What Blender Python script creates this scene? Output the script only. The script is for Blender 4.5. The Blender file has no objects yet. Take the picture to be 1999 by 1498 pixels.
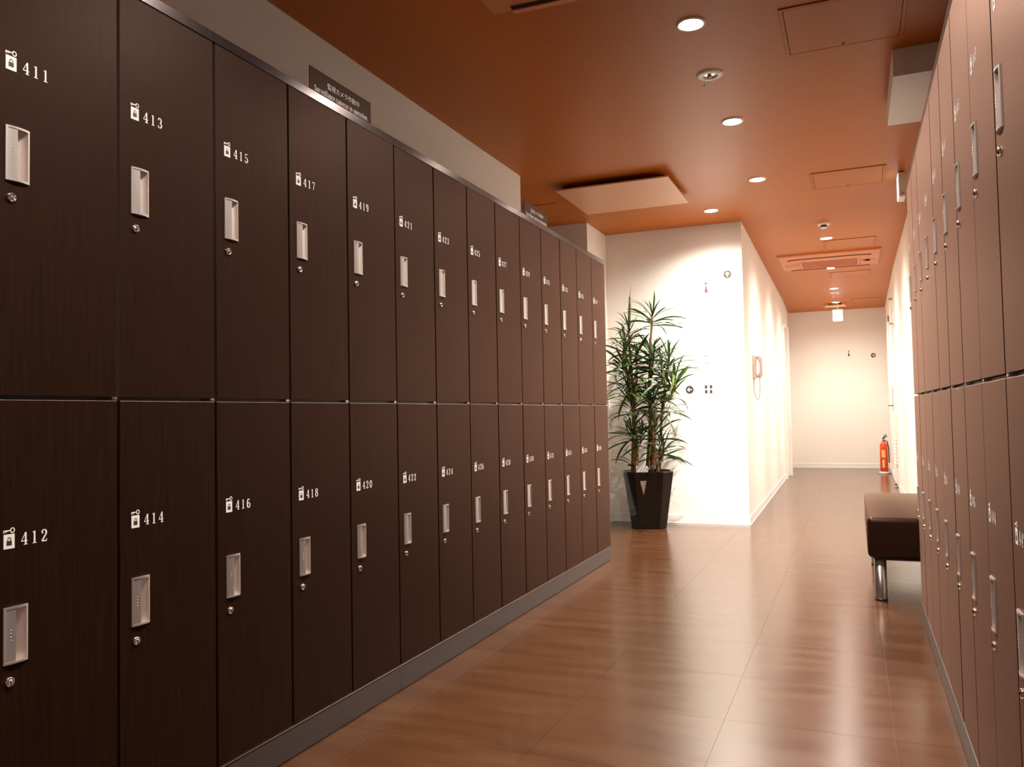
import bpy, bmesh, math, random
from mathutils import Vector, Matrix
random.seed(7)
PI = math.pi
C = bpy.context.scene.collection
S = bpy.context.scene

# ------------------------------------------------------------------ camera, world, exposure, lights
CAMZ = 0.969
cam = bpy.data.objects.new('camera', bpy.data.cameras.new('camera'))
C.objects.link(cam)
_r = Vector((0.92191781, 0.38689805, -0.01942803))
_u = Vector((0.03264225, -0.02761247, 0.9990856))
_f = Vector((-0.38600782, 0.92170898, 0.03808565))
_m = Matrix((_r, _u, -_f)).transposed().to_4x4()
_m.translation = (0, 0, CAMZ)
cam.matrix_world = _m
cam.data.sensor_fit = 'HORIZONTAL'
cam.data.sensor_width = 36.0
cam.data.lens = 36.0 * 1593.74 / 1999.0
cam.data.clip_start = 0.02
S.camera = cam

w = bpy.data.worlds.new('world')
S.world = w
w.use_nodes = True
w.node_tree.nodes['Background'].inputs[0].default_value = (0.0, 0.0, 0.0, 1)
w.node_tree.nodes['Background'].inputs[1].default_value = 0.0
S.view_settings.view_transform = 'Standard'
S.view_settings.look = 'None'
S.view_settings.gamma = 1.0
S.view_settings.use_curve_mapping = False
S.view_settings.exposure = 2.0
S.cycles.max_bounces = 12
S.cycles.diffuse_bounces = 7
S.cycles.glossy_bounces = 5

CEIL = 2.577
LIGHT_COL = (1.0, 0.92, 0.82)
# x, y, watts, cone degrees of every recessed downlight
LAMPS = [(-0.575, 3.37, 13, 95), (-0.575, 4.62, 24, 95), (-0.575, 5.87, 44, 95), (-1.012, 6.62, 15, 110),
         (-0.195, 8.21, 20, 110), (-0.199, 9.98, 17, 110), (-0.204, 11.71, 17, 110), (-0.212, 13.26, 14, 110)]
LAMPS_BEHIND = [(-0.575, 2.12, 9, 95), (-0.575, 0.87, 8, 95)]      # the row goes on above and behind the camera


def spot(x, y, watts, cone, blend=0.75):
    l = bpy.data.lights.new('downlight_beam', 'SPOT')
    l.energy = watts
    l.color = LIGHT_COL
    l.spot_size = math.radians(cone)
    l.spot_blend = blend
    l.shadow_soft_size = 0.035
    o = bpy.data.objects.new('downlight_beam', l)
    o.location = (x, y, CEIL - 0.03)
    C.objects.link(o)


for a in LAMPS + LAMPS_BEHIND:
    spot(*a)
    spot(a[0], a[1], 46 if a[1] == 6.62 else 74 if a[1] == 5.87 else 52 if a[1] < 6 else 24 if a[1] > 8 else 34, 152, 1.0)      # the wide weak spill of the same lamp


for a, e in zip(LAMPS[3:], (85, 70, 65, 65, 45)):
    spot(a[0], a[1], e, 58, 1.0)      # narrow core of the brighter lamps


# ------------------------------------------------------------------ materials
def nodes(m):
    return m.node_tree.nodes, m.node_tree.links


def mat(name, col, rough=0.5, metal=0.0, spec=0.5, emit=None, estr=0.0, coat=0.0, tint=None):
    m = bpy.data.materials.new(name)
    m.use_nodes = True
    b = m.node_tree.nodes['Principled BSDF']
    b.inputs['Base Color'].default_value = (*col, 1)
    b.inputs['Roughness'].default_value = rough
    b.inputs['Metallic'].default_value = metal
    b.inputs['Specular IOR Level'].default_value = spec
    b.inputs['Coat Weight'].default_value = coat
    if tint: b.inputs['Specular Tint'].default_value = (*tint, 1)
    if emit:
        b.inputs['Emission Color'].default_value = (*emit, 1)
        b.inputs['Emission Strength'].default_value = estr
    return m


def noise_mat(name, c1, c2, scale=(1, 1, 1), nscale=5, detail=4, rough=0.5, bump=0.0, bscale=None, spec=0.5, metal=0.0,
              per_object=False, lo=0.3, hi=0.7, rvar=0.0, coords='Object', tint=None):
    m = mat(name, c1, rough, metal, spec, tint=tint)
    n, l = nodes(m)
    b = n['Principled BSDF']
    tc = n.new('ShaderNodeTexCoord')
    mp = n.new('ShaderNodeMapping')
    mp.inputs['Scale'].default_value = scale
    if coords == 'Position':
        tc = n.new('ShaderNodeNewGeometry')
    l.new(tc.outputs[coords], mp.inputs['Vector'])
    vec = mp.outputs[0]
    if per_object:
        oi = n.new('ShaderNodeObjectInfo')
        mu = n.new('ShaderNodeVectorMath')
        mu.operation = 'MULTIPLY_ADD'
        cb = n.new('ShaderNodeCombineXYZ')
        for i in range(3):
            l.new(oi.outputs['Random'], cb.inputs[i])
        l.new(cb.outputs[0], mu.inputs[0])
        mu.inputs[1].default_value = (31, 57, 83)
        l.new(vec, mu.inputs[2])
        vec = mu.outputs[0]
    nz = n.new('ShaderNodeTexNoise')
    nz.inputs['Scale'].default_value = nscale
    nz.inputs['Detail'].default_value = detail
    l.new(vec, nz.inputs['Vector'])
    cr = n.new('ShaderNodeValToRGB')
    cr.color_ramp.elements[0].position = lo
    cr.color_ramp.elements[1].position = hi
    cr.color_ramp.elements[0].color = (*c1, 1)
    cr.color_ramp.elements[1].color = (*c2, 1)
    l.new(nz.outputs['Fac'], cr.inputs[0])
    l.new(cr.outputs[0], b.inputs['Base Color'])
    if rvar:
        mr = n.new('ShaderNodeMapRange')
        mr.inputs['To Min'].default_value = rough - rvar
        mr.inputs['To Max'].default_value = rough + rvar
        l.new(nz.outputs['Fac'], mr.inputs['Value'])
        l.new(mr.outputs[0], b.inputs['Roughness'])
    if bump:
        bp = n.new('ShaderNodeBump')
        bp.inputs['Strength'].default_value = bump
        bp.inputs['Distance'].default_value = 0.002
        if bscale:
            nz2 = n.new('ShaderNodeTexNoise')
            nz2.inputs['Scale'].default_value = bscale
            nz2.inputs['Detail'].default_value = 3
            l.new(vec, nz2.inputs['Vector'])
            l.new(nz2.outputs['Fac'], bp.inputs['Height'])
        else:
            l.new(nz.outputs['Fac'], bp.inputs['Height'])
        l.new(bp.outputs[0], b.inputs['Normal'])
    return m


def varnish(m, tint, rough, ior=1.45):
    """diffuse body under a coloured satin finish: Fresnel mix of the base colour and a tinted glossy lobe"""
    n, l = nodes(m)
    b = n['Principled BSDF']
    df = n.new('ShaderNodeBsdfDiffuse')
    gl = n.new('ShaderNodeBsdfGlossy')
    gl.inputs['Color'].default_value = (*tint, 1)
    gl.inputs['Roughness'].default_value = rough
    fr = n.new('ShaderNodeFresnel')
    fr.inputs['IOR'].default_value = ior
    mx = n.new('ShaderNodeMixShader')
    if b.inputs['Base Color'].is_linked:
        l.new(b.inputs['Base Color'].links[0].from_socket, df.inputs['Color'])
    else:
        df.inputs['Color'].default_value = b.inputs['Base Color'].default_value
    if b.inputs['Normal'].is_linked:
        for q in (df, gl, fr):
            l.new(b.inputs['Normal'].links[0].from_socket, q.inputs['Normal'])
    l.new(fr.outputs[0], mx.inputs[0])
    l.new(df.outputs[0], mx.inputs[1])
    l.new(gl.outputs[0], mx.inputs[2])
    l.new(mx.outputs[0], n['Material Output'].inputs['Surface'])
    n.remove(b)
    return m


M = {}
M['wood'] = noise_mat('dark_wood_laminate', (0.0078, 0.0027, 0.0012), (0.0142, 0.0051, 0.0024), (60, 60, 2.2), 3.0, 6, 0.46, 0.10, spec=0.42, per_object=True, tint=(1.0, 0.66, 0.50))
M['carcass'] = mat('locker_carcass', (0.018, 0.011, 0.008), 0.5)
M['shelf'] = mat('locker_shelf_edge', (0.035, 0.019, 0.013), 0.5)
M['rail'] = noise_mat('brushed_dark_metal', (0.060, 0.043, 0.040), (0.078, 0.057, 0.053), (1, 2, 300), 4, 3, 0.21, metal=0.7)
M['plinth'] = noise_mat('dark_plinth', (0.05, 0.036, 0.034), (0.062, 0.046, 0.043), (1, 2, 200), 4, 3, 0.36, metal=0.3)
M['lip'] = mat('plinth_lip_metal', (0.75, 0.66, 0.6), 0.3, 1.0)
M['alu'] = mat('satin_aluminium', (0.60, 0.52, 0.49), 0.36, 0.85)
M['chrome'] = mat('chrome', (0.72, 0.66, 0.63), 0.12, 1.0)
M['legmetal'] = mat('satin_leg_metal', (0.36, 0.30, 0.27), 0.28, 0.9)
M['black'] = mat('black_plastic', (0.012, 0.010, 0.010), 0.4)
M['print'] = mat('white_print', (0.66, 0.60, 0.58), 0.5)
M['printdark'] = mat('dark_print', (0.03, 0.017, 0.012), 0.5)
M['wall'] = noise_mat('white_wallpaper', (0.80, 0.755, 0.70), (0.82, 0.775, 0.72), (1, 1, 1), 60, 3, 0.75, 0.15, 220, spec=0.25)
M['ceil'] = noise_mat('orange_brown_ceiling_paint', (0.45, 0.128, 0.0140), (0.47, 0.133, 0.0150), (1, 1, 1), 25, 4, 0.42, 0.05, 160, spec=0.22)
M['ceilgap'] = mat('hatch_gap', (0.09, 0.02, 0.008), 0.8)  # dark tone for the shadow lines between hatch parts; the latch uses it too
M['base'] = mat('white_baseboard', (0.80, 0.76, 0.72), 0.45)
M['whitepaint'] = mat('white_metal_paint', (0.80, 0.77, 0.73), 0.4)
M['floorbase'] = mat('tile_joint', (0.15, 0.06, 0.027), 0.4)
M['tile'] = noise_mat('brown_vinyl_tile', (0.052, 0.0185, 0.0068), (0.080, 0.0320, 0.0128), (1.1, 6.5, 1), 2.2, 8, 0.21, 0.010, 60, coords='Position', lo=0.3, hi=0.72, rvar=0.04, spec=0.75, tint=(1, .98, .95))
M['acpanel'] = mat('air_conditioner_panel', (0.58, 0.195, 0.070), 0.45)
M['acpanellight'] = mat('air_conditioner_panel_pale', (0.66, 0.31, 0.15), 0.4)
M['grille'] = mat('air_intake_grille', (0.36, 0.070, 0.016), 0.6)
M['dark'] = mat('dark_cavity', (0.03, 0.008, 0.004), 0.8)  # shade inside openings and slots, painted as a flat near-black
M['lamp'] = mat('lamp_glow', (1, 1, 1), 0.5, emit=(1.0, 0.89, 0.77), estr=30)
M['sign'] = mat('dark_sign_plate', (0.045, 0.028, 0.021), 0.5, spec=0.25, tint=(1, .7, .55))
M['exit'] = mat('exit_sign_face', (0.9, 0.95, 1.0), 0.4, emit=(0.68, 0.85, 1.0), estr=0.55)
M['exitgreen'] = mat('exit_sign_green', (0.05, 0.35, 0.25), 0.4, emit=(0.10, 0.42, 0.50), estr=0.35)
M['mark'] = mat('grey_brown_mark', (0.045, 0.032, 0.028), 0.6)
M['markpink'] = mat('rose_grey_mark', (0.085, 0.040, 0.040), 0.6)
M['markpale'] = mat('pale_grey_mark', (0.34, 0.32, 0.30), 0.6)
M['marktan'] = mat('tan_mark', (0.20, 0.155, 0.12), 0.6)
M['leather'] = noise_mat('dark_brown_leather', (0.014, 0.0055, 0.003), (0.020, 0.008, 0.0045), (1, 1, 1), 80, 4, 0.33, 0.06, 300, spec=0.8, tint=(1, .82, .68))
M['pot'] = mat('glossy_black_planter', (0.006, 0.0045, 0.004), 0.10, spec=0.4)
M['soil'] = noise_mat('bark_soil', (0.02, 0.011, 0.006), (0.05, 0.028, 0.015), (1, 1, 1), 60, 4, 0.9, 0.6)
M['bark'] = noise_mat('cane_bark', (0.13, 0.062, 0.026), (0.30, 0.155, 0.065), (1, 1, 9), 14, 5, 0.8, 0.5, spec=0.2)
M['phone'] = mat('beige_phone_plastic', (0.60, 0.47, 0.39), 0.45)
M['phonecord'] = mat('beige_cord', (0.52, 0.41, 0.34), 0.5)
M['red'] = mat('extinguisher_red', (0.62, 0.055, 0.012), 0.3)
M['yellow'] = mat('extinguisher_label', (0.80, 0.45, 0.12), 0.5)
M['grey'] = mat('grey_plastic', (0.20, 0.17, 0.14), 0.5)
M['bronze'] = mat('satin_bronze_metal', (0.42, 0.33, 0.25), 0.35, 0.8)
M['leafbrown'] = mat('dry_leaf', (0.20, 0.10, 0.04), 0.6)


def leaf_material():
    m = mat('dracaena_leaf', (0.03, 0.07, 0.012), 0.38)
    n, l = nodes(m)
    b = n['Principled BSDF']
    oi = n.new('ShaderNodeObjectInfo')
    cr = n.new('ShaderNodeValToRGB')
    e = cr.color_ramp.elements
    e[0].color = (0.014, 0.040, 0.008, 1)
    e[1].color = (0.085, 0.145, 0.020, 1)
    x = cr.color_ramp.elements.new(0.6)
    x.color = (0.026, 0.062, 0.011, 1)
    l.new(oi.outputs['Random'], cr.inputs[0])
    l.new(cr.outputs[0], b.inputs['Base Color'])
    tr = n.new('ShaderNodeBsdfTranslucent')
    l.new(cr.outputs[0], tr.inputs['Color'])
    mx = n.new('ShaderNodeMixShader')
    mx.inputs[0].default_value = 0.3
    l.new(b.outputs[0], mx.inputs[1])
    l.new(tr.outputs[0], mx.inputs[2])
    l.new(mx.outputs[0], n['Material Output'].inputs['Surface'])
    return m


M['leaf'] = leaf_material()
varnish(M['wood'], (0.54, 0.35, 0.28), 0.44, 1.42)
varnish(M['sign'], (0.40, 0.28, 0.22), 0.5, 1.35)
varnish(M['leather'], (0.32, 0.235, 0.18), 0.32, 1.5)


# ------------------------------------------------------------------ mesh helpers
class MB:
    def __init__(self):
        self.v, self.f, self.mi, self.sm = [], [], [], []

    def face(self, idx, mi=0, smooth=False):
        self.f.append(tuple(idx)); self.mi.append(mi); self.sm.append(smooth)

    def verts(self, pts):
        k = len(self.v)
        self.v.extend(tuple(p) for p in pts)
        return list(range(k, k + len(pts)))

    def quad(self, a, b, c, d, mi=0):
        self.face(self.verts([a, b, c, d]), mi)

    def box(self, x0, x1, y0, y1, z0, z1, mi=0):
        i = self.verts([(x, y, z) for z in (z0, z1) for y in (y0, y1) for x in (x0, x1)])
        for q in ((0, 2, 3, 1), (4, 5, 7, 6), (0, 1, 5, 4), (2, 6, 7, 3), (0, 4, 6, 2), (1, 3, 7, 5)):
            self.face([i[k] for k in q], mi)

    def poly_prism(self, pts, lo, hi, axis='z', mi=0, smooth=False):
        """pts 2-D counter-clockwise; extruded along axis between lo and hi"""
        def P(p, h):
            return (p[0], p[1], h) if axis == 'z' else ((h, p[0], p[1]) if axis == 'x' else (p[0], h, p[1]))
        a = self.verts([P(p, lo) for p in pts]); b = self.verts([P(p, hi) for p in pts])
        n = len(pts)
        self.face(a[::-1], mi); self.face(b, mi)
        for k in range(n):
            self.face((a[k], a[(k + 1) % n], b[(k + 1) % n], b[k]), mi, smooth)

    def lathe(self, prof, c=(0, 0, 0), axis='z', seg=24, mi=0, smooth=True, cap0=True, cap1=True):
        """prof: list of (radius, height along axis)"""
        rings = []
        for r, h in prof:
            pts = []
            for k in range(seg):
                a = 2 * PI * k / seg
                x, y = r * math.cos(a), r * math.sin(a)
                p = (x, y, h) if axis == 'z' else ((h, x, y) if axis == 'x' else (x, h, y))
                pts.append((c[0] + p[0], c[1] + p[1], c[2] + p[2]))
            rings.append(self.verts(pts))
        for a, b in zip(rings, rings[1:]):
            for k in range(seg):
                self.face((a[k], a[(k + 1) % seg], b[(k + 1) % seg], b[k]), mi, smooth)
        if cap0: self.face(rings[0][::-1], mi)
        if cap1: self.face(rings[-1], mi)

    def tube(self, pts, r, seg=8, mi=0, cap=True):
        pts = [Vector(p) for p in pts]
        rr = r if isinstance(r, (list, tuple)) else [r] * len(pts)
        rings = []
        up = Vector((0.31, 0.17, 0.93)).normalized()
        for i, p in enumerate(pts):
            d = (pts[min(i + 1, len(pts) - 1)] - pts[max(i - 1, 0)])
            d = d.normalized() if d.length > 1e-9 else Vector((0, 0, 1))
            s = d.cross(up)
            if s.length < 1e-3: s = d.cross(Vector((1, 0, 0)))
            s.normalize(); t = s.cross(d).normalized()
            rings.append(self.verts([p + (s * math.cos(2 * PI * k / seg) + t * math.sin(2 * PI * k / seg)) * rr[i] for k in range(seg)]))
        for a, b in zip(rings, rings[1:]):
            for k in range(seg):
                self.face((a[k], a[(k + 1) % seg], b[(k + 1) % seg], b[k]), mi, True)
        if cap:
            self.face(rings[0][::-1], mi); self.face(rings[-1], mi)

    def mesh(self, name, mats):
        me = bpy.data.meshes.new(name)
        me.from_pydata(self.v, [], self.f)
        for m in (mats if isinstance(mats, (list, tuple)) else [mats]):
            me.materials.append(m)
        me.polygons.foreach_set('material_index', self.mi)
        me.polygons.foreach_set('use_smooth', self.sm)
        bm = bmesh.new(); bm.from_mesh(me)
        bmesh.ops.recalc_face_normals(bm, faces=bm.faces)
        bm.to_mesh(me); bm.free()
        me.update()
        return me

    def build(self, name, mats, parent=None, loc=None):
        return link(name, self.mesh(name, mats), parent, loc)


def link(name, me, parent=None, loc=None, rot=None):
    o = bpy.data.objects.new(name, me)
    C.objects.link(o)
    if parent: o.parent = parent
    if loc: o.location = loc
    if rot: o.rotation_euler = rot
    return o


def empty(name, label, cat, loc=(0, 0, 0), rz=0.0, group=None):
    o = bpy.data.objects.new(name, None)
    o.empty_display_size = 0.05
    C.objects.link(o)
    o.location = loc; o.rotation_euler = (0, 0, rz)
    return tag(o, label, cat, group)


def tag(o, label=None, cat=None, group=None, kind=None):
    if label: o['label'] = label
    if cat: o['category'] = cat
    if group: o['group'] = group
    if kind: o['kind'] = kind
    return o


def struct(o, label=None):
    o['kind'] = 'structure'
    if label:
        o['label'] = label
        o['category'] = o.name.split('_')[0].split('.')[0]
    return o


def one_box(name, m, x0, x1, y0, y1, z0, z1, parent=None):
    b = MB(); b.box(x0, x1, y0, y1, z0, z1)
    return b.build(name, m, parent)


def rounded_box_mesh(name, m, sx, sy, sz, r, seg=4):
    bm = bmesh.new()
    bmesh.ops.create_cube(bm, size=1.0)
    for v in bm.verts:
        v.co.x *= sx; v.co.y *= sy; v.co.z *= sz
    bmesh.ops.bevel(bm, geom=list(bm.edges), offset=r, segments=seg, profile=0.5, affect='EDGES')
    me = bpy.data.meshes.new(name)
    bm.to_mesh(me); bm.free()
    for p in me.polygons: p.use_smooth = True
    me.materials.append(m)
    return me


# ------------------------------------------------------------------ serif lettering made of pen strokes
def arc(cx, cy, rx, ry, a0, a1, n=12):
    return [(cx + rx * math.cos(math.radians(a0 + (a1 - a0) * i / n)), cy + ry * math.sin(math.radians(a0 + (a1 - a0) * i / n))) for i in range(n + 1)]


TK, TN = 0.150, 0.058
GL = {  # glyph: (advance, [(points, 'pen' or width), ...]) in units of the cap height
    '0': (.62, [(arc(.30, .5, .22, .47, 0, 360, 28), 'pen')]),
    '1': (.62, [([(.31, .02), (.31, .98)], TK), ([(.31, .97), (.14, .87)], TN), ([(.13, .02), (.49, .02)], TN)]),
    '2': (.62, [(arc(.29, .72, .20, .25, 165, -15, 14) + [(.44, .56), (.30, .36), (.09, .07)], 'pen'), ([(.09, .05), (.52, .05)], .10), ([(.52, .05), (.54, .22)], TN), (arc(.14, .72, .035, .05, 0, 360, 8), .06)]),
    '3': (.62, [(arc(.27, .74, .19, .23, 150, -90, 14), 'pen'), (arc(.27, .27, .23, .25, 90, -150, 16), 'pen'), (arc(.12, .80, .03, .04, 0, 360, 8), .06), (arc(.10, .18, .03, .04, 0, 360, 8), .06)]),
    '4': (.62, [([(.40, .98), (.03, .29)], TN), ([(.03, .29), (.58, .29)], TN + .012), ([(.41, .98), (.41, .02)], TK), ([(.24, .02), (.58, .02)], TN)]),
    '5': (.62, [([(.13, .96), (.50, .96)], .09), ([(.13, .96), (.11, .52)], TN), (arc(.27, .30, .23, .28, 130, -150, 18), 'pen'), (arc(.10, .18, .03, .04, 0, 360, 8), .06)]),
    '6': (.62, [(arc(.32, .50, .23, .47, 75, 180, 12) + arc(.30, .50, .21, .47, 180, 270, 8), 'pen'), (arc(.30, .29, .21, .27, 0, 360, 24), 'pen'), (arc(.44, .85, .03, .04, 0, 360, 8), .05)]),
    '7': (.62, [([(.09, .94), (.53, .94)], .09), ([(.10, .94), (.08, .76)], TN), ([(.53, .94), (.36, .55), (.26, .02)], .09)]),
    '8': (.62, [(arc(.30, .74, .18, .23, 0, 360, 22), 'pen'), (arc(.30, .27, .22, .25, 0, 360, 24), 'pen')]),
    '9': (.62, [(arc(.29, .71, .21, .27, 0, 360, 24), 'pen'), (arc(.28, .50, .22, .47, 0, -105, 14), 'pen'), (arc(.15, .15, .03, .04, 0, 360, 8), .05)]),
    'S': (.58, [(arc(.27, .74, .19, .23, 30, 250, 14) + arc(.27, .27, .21, .25, 80, -150, 16), 'pen'), ([(.46, .95), (.46, .74)], TN), ([(.06, .05), (.06, .28)], TN)]),
    'u': (.60, [([(.12, .64), (.12, .18)] + arc(.26, .18, .14, .16, 180, 350, 8), 'pen'), ([(.43, .66), (.43, .03)], TK), ([(.02, .65), (.15, .65)], TN), ([(.33, .65), (.45, .65)], TN), ([(.43, .03), (.55, .03)], TN)]),
    'r': (.46, [([(.13, .66), (.13, .03)], TK), (arc(.30, .46, .15, .19, 170, 60, 6), TN), ([(.37, .60), (.40, .57)], .10), ([(.02, .65), (.15, .65)], TN), ([(.01, .03), (.28, .03)], TN)]),
    'v': (.56, [([(.10, .65), (.28, .02)], .12), ([(.28, .02), (.45, .65)], TN), ([(.01, .65), (.22, .65)], TN), ([(.36, .65), (.53, .65)], TN)]),
    'e': (.50, [(arc(.25, .34, .19, .32, 5, 325, 20), 'pen'), ([(.07, .37), (.43, .37)], TN)]),
    'i': (.32, [([(.15, .66), (.15, .03)], TK), ([(.03, .65), (.17, .65)], TN), ([(.02, .03), (.29, .03)], TN), (arc(.14, .90, .03, .03, 0, 360, 8), .07)]),
    'l': (.32, [([(.15, .99), (.15, .03)], TK), ([(.03, .98), (.17, .98)], TN), ([(.02, .03), (.29, .03)], TN)]),
    'a': (.50, [(arc(.22, .50, .15, .16, 150, 0, 8) + [(.37, .12)], 'pen'), (arc(.20, .19, .14, .17, 75, 330, 14), 'pen'), ([(.37, .08), (.48, .03)], TN)]),
    'n': (.62, [([(.13, .66), (.13, .03)], TK), (arc(.29, .44, .15, .21, 165, 0, 8) + [(.44, .03)], 'pen'), ([(.02, .65), (.15, .65)], TN), ([(.01, .03), (.26, .03)], TN), ([(.32, .03), (.57, .03)], TN)]),
    'm': (.92, [([(.13, .66), (.13, .03)], TK), (arc(.28, .44, .14, .21, 165, 0, 8) + [(.42, .03)], 'pen'), (arc(.57, .44, .14, .21, 165, 0, 8) + [(.71, .03)], 'pen'), ([(.02, .65), (.15, .65)], TN), ([(.01, .03), (.26, .03)], TN), ([(.31, .03), (.54, .03)], TN), ([(.60, .03), (.84, .03)], TN)]),
    'c': (.48, [(arc(.25, .34, .19, .32, 40, 320, 18), 'pen'), (arc(.37, .52, .03, .03, 0, 360, 8), .06)]),
    's': (.44, [(arc(.21, .49, .13, .15, 30, 250, 10) + arc(.21, .19, .15, .17, 80, -150, 12), 'pen'), ([(.36, .63), (.36, .48)], TN), ([(.06, .03), (.06, .18)], TN)]),
    'o': (.54, [(arc(.26, .34, .20, .32, 0, 360, 24), 'pen')]),
    'p': (.58, [([(.13, .66), (.13, -.27)], TK), (arc(.28, .34, .20, .32, 140, -140, 18), 'pen'), ([(.02, .65), (.15, .65)], TN), ([(.01, -.26), (.28, -.26)], TN)]),
    't': (.38, [([(.16, .86), (.16, .14)] + arc(.27, .14, .11, .12, 180, 300, 6), 'pen'), ([(.03, .65), (.33, .65)], TN)]),
    '.': (.28, [(arc(.12, .06, .03, .03, 0, 360, 8), .07)]),
    ' ': (.30, []),
}


def stroke(mb, pts, width, fn, mi=0):
    """flat ribbon along pts; fn maps (x, y) of the lettering to 3-D"""
    n = len(pts)
    closed = n > 4 and abs(pts[0][0] - pts[-1][0]) < 1e-6 and abs(pts[0][1] - pts[-1][1]) < 1e-6
    L, R = [], []
    for i in range(n):
        if closed and i in (0, n - 1):
            a, b = pts[n - 2], pts[1]
        else:
            a, b = pts[max(i - 1, 0)], pts[min(i + 1, n - 1)]
        dx, dy = b[0] - a[0], b[1] - a[1]
        d = math.hypot(dx, dy) or 1
        dx /= d; dy /= d
        wd = (TN + (TK - TN) * abs(dy) ** 1.3) if width == 'pen' else width
        L.append((pts[i][0] - dy * wd / 2, pts[i][1] + dx * wd / 2)); R.append((pts[i][0] + dy * wd / 2, pts[i][1] - dx * wd / 2))
    o0 = Vector(fn(0, 0))
    out = (Vector(fn(1, 0)) - o0).cross(Vector(fn(0, 1)) - o0).normalized()
    mb.lift = getattr(mb, 'lift', 0) % 12 + 1          # strokes that cross lie one over the other
    up = out * (mb.lift * 3e-5)
    a = mb.verts([Vector(fn(*p)) + up for p in L]); b = mb.verts([Vector(fn(*p)) + up for p in R])
    for i in range(n - 1):
        mb.face((a[i], b[i], b[i + 1], a[i + 1]), mi)


def write(mb, s, h, fn, gap=0.0, squeeze=1.0, mi=0):
    """text of cap height h, starting at lettering (0, 0); returns its width"""
    x = 0.0
    for ch in s:
        adv, st = GL[ch]
        for pts, wd in st:
            stroke(mb, [((x + p[0]) * h * squeeze, p[1] * h) for p in pts], wd if wd == 'pen' else wd * h, fn, mi) if wd != 'pen' else \
                stroke_pen(mb, [((x + p[0]) * h * squeeze, p[1] * h) for p in pts], h, fn, mi)
        x += adv + gap
    return (x - gap) * h * squeeze


def stroke_pen(mb, pts, h, fn, mi):
    stroke(mb, [(p[0] / h, p[1] / h) for p in pts], 'pen', lambda a, b: fn(a * h, b * h), mi)


# ------------------------------------------------------------------ room shell
XL, XR = -2.03, 0.455      # wall behind the lockers, corridor wall
b = MB(); b.quad((-4.6, -3, -0.0015), (0.9, -3, -0.0015), (0.9, 14.6, -0.0015), (-4.6, 14.6, -0.0015))
floor = struct(b.build('floor', M['floorbase']))
TX0, TW, TY0, TH = 0.077, 0.4855, 2.645, 0.449


def tile_mesh():
    m = MB(); g = 0.0005
    x0, x1, y0, y1 = g, TW - g, g, TH - g
    lo = m.verts([(x0, y0, -.0014), (x1, y0, -.0014), (x1, y1, -.0014), (x0, y1, -.0014)])
    top = m.verts([(x0, y0, 0), (x1, y0, 0), (x1, y1, 0), (x0, y1, 0)])
    for A, B in ((lo, top),):
        for k in range(4): m.face((A[k], A[(k + 1) % 4], B[(k + 1) % 4], B[k]))
    m.face(top)
    return m.mesh('tile', M['tile'])


tile = tile_mesh()
for i in range(-10, 2):
    for j in range(-5, 27):
        x, y = TX0 + i * TW, TY0 + j * TH
        if y < 0.3 or (i < -4 and not (y + TH > 4.9 and y < 7.12)): continue
        link('tile', tile, floor, (x, y, 0))

b = MB(); b.box(-4.6, 0.9, -3, 14.6, CEIL, CEIL + 0.1)
struct(b.build('ceiling', M['ceil']))
struct(one_box('wall_left', M['wall'], XL - 0.2, XL, -3, 5.06, 0, CEIL))
struct(one_box('wall_alcove', M['wall'], -4.6, -4.5, 5.06, 7.12, 0, CEIL))
struct(one_box('wall_behind', M['wall'], -2.23, 0.9, -3.1, -3, 0, CEIL))
struct(one_box('wall_pillar', M['wall'], -2.7, -2.035, 6.56, 7.12, 0, CEIL))
b = MB()   # protruding block whose corridor side runs down to the far wall
b.poly_prism([(-4.6, 7.12), (-0.842, 7.12), (-0.925, 12.6), (-0.975, 14.35), (-4.6, 14.35)], 0, CEIL)
struct(b.build('wall_center', M['wall']))
struct(one_box('wall_far', M['wall'], -1.3, 0.9, 14.35, 14.5, 0, CEIL))
b = MB()
b.poly_prism([(0.455, 4.125), (0.9, 4.125), (0.9, 14.35), (0.497, 14.35), (0.458, 10.3)], 0, CEIL)
struct(b.build('wall_right', M['wall']))
struct(one_box('wall_niche', M['wall'], 0.78, 0.9, -3, 4.125, 0, CEIL))


def strip(name, p, q, n, h=0.075, t=0.006):
    """baseboard along p->q, its face t proud along n, with a slim bright toe"""
    m = MB()
    a, c = Vector((*p, 0)), Vector((*q, 0)); nn = Vector((*n, 0))
    prof = [(0, 0.0005), (t + .003, 0.0005), (t + .003, 0.006), (t, 0.009), (t, h - .003), (t - .003, h), (0, h)]
    A = m.verts([a + nn * d + Vector((0, 0, z)) for d, z in prof]); B = m.verts([c + nn * d + Vector((0, 0, z)) for d, z in prof])
    k = len(prof)
    for i in range(k): m.face((A[i], B[i], B[(i + 1) % k], A[(i + 1) % k]))
    m.face(A); m.face(B[::-1])
    return struct(m.build(name, M['base']))


strip('baseboard_center', (-2.035, 7.12), (-0.842, 7.12), (0, -1))
strip('baseboard_corridor', (-0.842, 7.12), (-0.9178, 12.02), (1, 0.0155))
strip('baseboard_far', (-0.97, 14.35), (0.49, 14.35), (0, -1))
strip('baseboard_right', (0.455, 4.13), (0.4577, 10.45), (-1, 0))
strip('baseboard_right', (0.4671, 11.75), (0.497, 14.34), (-1, 0.01))
strip('baseboard_pillar', (-2.035, 6.56), (-2.035, 7.12), (1, 0))

# a boxed-in duct under the ceiling above the far end of the right lockers
struct(one_box('beam_right', M['wall'], 0.208, 0.779, 4.005, 4.70, 2.453, CEIL))


# ------------------------------------------------------------------ lockers
ZT, ZM, ZB, RAILT = 1.953, 1.0165, 0.092, 1.983
GAPX = 0.0042
DT = 0.02


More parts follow.
